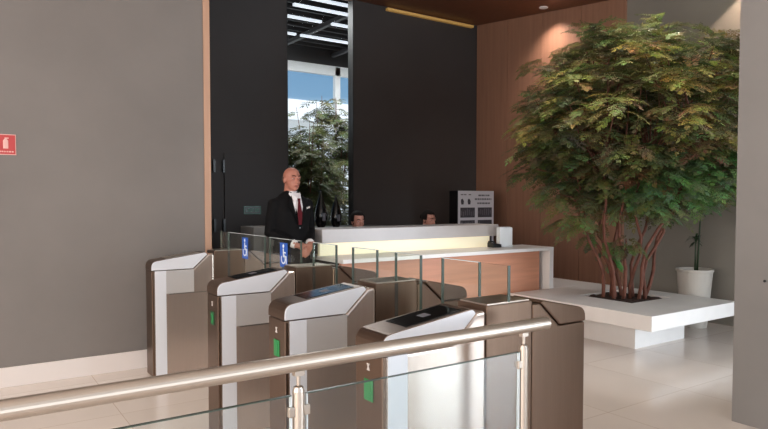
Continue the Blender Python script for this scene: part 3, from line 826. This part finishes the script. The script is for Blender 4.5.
for s in (-1, 1):
    bm = BM(); tube(bm, [(s*.105, .065, .045), (s*.105, 0, .05), (s*.108, -.09, .042), (s*.112, -.165, .034)], [(.036, .044), (.042, .048), (.046, .04), (.032, .03)], 14, dome=True)
    for v in bm.verts: v.co.z = max(v.co.z, .0)
    obj('shoe', bm, 'shoe', g, smooth=True)
# thin fringe of hair round the back and sides of the bald head
bm = BM()
pts = [HC + M @ V((.078*math.cos(a), .012+.097*math.sin(a), -.004+.012*math.sin(a))) for a in [R(x) for x in range(6, 178, 10)]]
tube(bm, pts, [(.003, .010)]+[(.006, .024)]*(len(pts)-2)+[(.003, .010)], 8)
obj('hair', bm, 'hair_grey', g, smooth=True)

# --- receptionists, seated; faces -Y
def receptionist(label, x, y, turn, top, tilt=0.):
    g = thing('person', label, 'person', (x, y, 0), R(0))
    H_ = V((0, 0, top-.115))
    bm = BM()
    M = add_head(bm, H_, turn, tilt, True)
    z0 = H_.z-.19
    tube(bm, [(0, .035, z0+.05), (0, .035, z0-.02), (0, .04, z0-.16), (0, .05, z0-.30), (0, .06, .55), (0, .06, .48)], [(.05, .05), (.14, .075), (.135, .1), (.115, .085), (.15, .11), (.15, .11)], 18, dome=True)
    for s in (-1, 1):
        sh, el, wr = V((s*.16, .04, z0-.03)), V((s*.2, .0, z0-.28)), V((s*.10, -.20, z0-.24))
        tube(bm, [sh, el, wr], [.045, .037, .024], 12, dome=True)
        add_hand(bm, wr, V((-s*.35, -.9, -.15)), V((0, 0, -1)), 0, .3, s)
        tube(bm, [(s*.09, .04, .53), (s*.09, -.36, .50), (s*.09, -.36, .08)], [.075, .055, .038], 12, dome=True)
        tube(bm, [(s*.09, -.35, .05), (s*.09, -.46, .032)], [.034, .026], 10, dome=True)
    obj_me('body', eval_mesh(bm, .006, 7), 'skin_light', g)
    face_details(H_, M, g, True)
    bm = BM()
    tube(bm, [(0, .040, z0+.035), (0, .038, z0+.012), (0, .038, z0-.04), (0, .04, z0-.16), (0, .05, z0-.30), (0, .06, .55), (0, .06, .47)], [(.078, .064), (.13, .088), (.165, .102), (.15, .118), (.13, .10), (.17, .13), (.17, .13)], 20)
    for s in (-1, 1):
        sh, el, wr = V((s*.16, .04, z0-.03)), V((s*.2, .0, z0-.28)), V((s*.10, -.20, z0-.24))
        tube(bm, [sh, el, el.lerp(wr, .85)], [.058, .05, .038], 12, dome=True)
    obj_me('jacket', eval_mesh(bm, .012, 4), 'suit', g)
    bm = BM()
    for s in (-1, 1): tube(bm, [(s*.09, .06, .53), (s*.09, -.365, .505), (s*.09, -.36, .10)], [.092, .07, .055], 12, dome=True)
    obj_me('trousers', eval_mesh(bm, .012, 4), 'suit', g)
    for s in (-1, 1):
        b_ = BM(); tube(b_, [(s*.09, -.32, .042), (s*.09, -.40, .04), (s*.09, -.475, .03)], [.040, .04, .028], 12, dome=True)
        obj('shoe', b_, 'shoe', g, smooth=True)
    # dark hair drawn back from the forehead into a knot
    n = 22; bm = BM()
    ball(bm, (0, 0, 0), 1, 24)
    for v in bm.verts:
        c = v.co.normalized()
        low = -.045 if c.y > -.1 else -.045+(-.1-c.y)*.145
        q = V((c.x*.083, .016+c.y*.102, .032+c.z*.092))
        v.co = q
    kill = [v for v in bm.verts if (v.co.y < -.050 and v.co.z < .066) or (v.co.y < -.012 and v.co.z < -.005) or v.co.z < -.052]
    bmesh.ops.delete(bm, geom=kill, context='VERTS')
    ret = bmesh.ops.solidify(bm, geom=bm.faces[:], thickness=.006)
    ball(bm, (0, .125, .02), (.038, .032, .036), 14)
    for v in bm.verts: v.co = H_ + M @ v.co
    obj('hair', bm, 'hair', g, smooth=True)
    ch = thing('office_chair', label_chair[len(done)], 'chair', (x, y+.07, 0)); done.append(1)
    obj('seat', bx(-.23, .23, -.22, .22, .385, .45), 'chair_fabric', ch, bevel=.02)
    obj('backrest', bx(-.20, .20, .215, .255, .52, .95), 'chair_fabric', ch, bevel=.015)
    obj('column', lathe(BM(), [(.03, .06), (.03, .385)], 14), 'dark_metal', ch)
    bm = BM()
    for k in range(5):
        a = k*2*math.pi/5+.3; tube(bm, [(0, 0, .085), (.27*math.cos(a), .27*math.sin(a), .055)], [.025, .015], 8)
    obj('base', bm, 'dark_metal', ch)
    for k in range(5):
        a = k*2*math.pi/5+.3; b_ = BM(); ball(b_, (.27*math.cos(a), .27*math.sin(a), .027), (.027, .027, .027), 10); obj('caster', b_, 'black', ch, smooth=True)
    return g
done = []
label_chair = ['office chair under the receptionist nearest the window', 'office chair under the receptionist nearest the poster']
receptionist('dark-haired receptionist seated behind the counter, next to the window', 3.93, 6.32, R(-8), 1.285, R(6))
receptionist('dark-haired receptionist seated behind the counter, nearer the poster stand', 4.995, 6.32, R(4), 1.285, R(8))

# ------------------------------------------------------------------ ceiling downlights
def downlight(x, y, z, label, power, size, aim, col=(1, .78, .55), blend=.6):
    t = thing('downlight', label, 'lamp', (x, y, z))
    obj('ring', lathe(BM(), [(.055, -.012), (.06, -.012), (.062, 0), (.05, 0), (.05, -.008), (.045, -.008)], 24), 'white_paint', t)
    obj('lens', lathe(BM(), [(.044, -.006), (.044, -.002)], 20), 'led_warm', t)
    l = bpy.data.lights.new('downlight_beam', 'SPOT'); l.energy = power; l.color = col; l.spot_size = R(size); l.spot_blend = blend; l.shadow_soft_size = .04
    o = bpy.data.objects.new('downlight_beam', l); C.objects.link(o); o.location = (x, y, z-.03)
    o.rotation_euler = (Vector(aim)-Vector((x, y, z-.03))).to_track_quat('-Z', 'Y').to_euler()
cz = lambda y: 3.94+(max(y, 4.2)-4.2)*.36/(YD+.12-4.2)
downlight(6.90, 6.15, cz(6.15), 'small round downlight in the wood ceiling, grazing the wood wall', 90, 118, (6.98, 6.15, 2.6), (1, .84, .74), 1.)
downlight(7.00, 3.37, cz(3.2), 'small round downlight above the grey wall by the pillar', 80, 101, (7.02, 3.37, 2.4), (1, .74, .56), .15)
downlight(5.55, 4.75, cz(4.75), 'small round downlight above the tree crown, nearer the desk', 160, 75, (5.7, 4.3, 2.0), (1, .90, .70))
downlight(5.75, 3.55, cz(3.55), 'small round downlight above the tree crown, nearer the pillar', 160, 75, (5.9, 3.9, 2.0), (1, .90, .70))

for i, (x, y, lb) in enumerate(((-.5, 4.6, 'small round downlight above the hall, nearest the extinguisher sign'), (.95, 4.5, 'small round downlight above the turnstile entry side'), (2.9, 3.3, 'small round downlight above the turnstile exit side'), (4.5, 3.6, 'small round downlight in front of the planter bench'))):
    downlight(x, y, cz(y), lb, (120, 120, 90, 110)[i], (62, 62, 84, 84)[i], (x, y, 0), (1, .90, .78), 1.)
# ------------------------------------------------------------------ light
def area(name, loc, aim, sx, sy, power, col):
    l = bpy.data.lights.new(name, 'AREA'); l.shape = 'RECTANGLE'; l.size = sx; l.size_y = sy; l.energy = power; l.color = col
    o = bpy.data.objects.new(name, l); C.objects.link(o); o.location = loc
    o.rotation_euler = (Vector(aim)-Vector(loc)).to_track_quat('-Z', 'Y').to_euler()
    return o
area('facade_daylight_west', (-.3, -4.9, 1.75), (-.3, 5, 1.75), 9.2, 3.1, 115, (.90, .95, 1.0))
area('facade_daylight_east', (10.6, -4.9, 1.75), (10.6, 5, 1.75), 8.4, 3.1, 1180, (.80, .91, 1.0))
area('rear_fill', (-4.9, .2, 1.9), (5, .2, 1.9), 9, 3.2, 580, (1, .95, .90))  # fill added before the solid rear wall to brighten the wood cladding
area('corridor_fill', (5.5, 9.3, 4.35), (5.5, 9.3, 0), 3.5, 2.0, 260, (1, 1, 1))  # unseen fill, added to brighten the bushes behind the window
sn = bpy.data.lights.new('sun', 'SUN'); sn.energy = 4.2; sn.angle = .01; so = bpy.data.objects.new('sun', sn); C.objects.link(so)
so.rotation_euler = Vector((.05, .60, -.80)).to_track_quat('-Z', 'Y').to_euler()
w = bpy.data.worlds.new('sky'); bpy.context.scene.world = w; w.use_nodes = True
nt = w.node_tree; bg = nt.nodes['Background']
tc = nt.nodes.new('ShaderNodeTexCoord'); sp = nt.nodes.new('ShaderNodeSeparateXYZ'); rm = nt.nodes.new('ShaderNodeValToRGB')
nt.links.new(tc.outputs['Generated'], sp.inputs[0]); nt.links.new(sp.outputs['Z'], rm.inputs[0]); nt.links.new(rm.outputs[0], bg.inputs[0])
e = rm.color_ramp.elements
e[0].position = 0; e[0].color = (.9, .92, .92, 1); e[1].position = .30; e[1].color = (.07, .15, .27, 1)
x = e.new(.11); x.color = (.55, .62, .68, 1); x = e.new(.16); x.color = (.12, .22, .34, 1)
bg.inputs['Strength'].default_value = 2.0

# ------------------------------------------------------------------ camera
cam = bpy.data.cameras.new('camera'); co = bpy.data.objects.new('camera', cam); C.objects.link(co)
fpx = 630.28
cam.sensor_fit = 'HORIZONTAL'; cam.sensor_width = 36; cam.lens = 36*fpx/768
cam.shift_y = (224.213-214.5)/768
cam.clip_start = .05
pitch = R(2.2); yaw = R(55.75888)
co.location = (0, 0, 1.42)
co.rotation_euler = (R(90)-pitch, 0, yaw-R(90))
sc = bpy.context.scene
sc.camera = co
sc.view_settings.view_transform = 'Standard'; sc.view_settings.look = 'None'; sc.view_settings.gamma = 1; sc.view_settings.use_curve_mapping = False
sc.view_settings.exposure = -.08
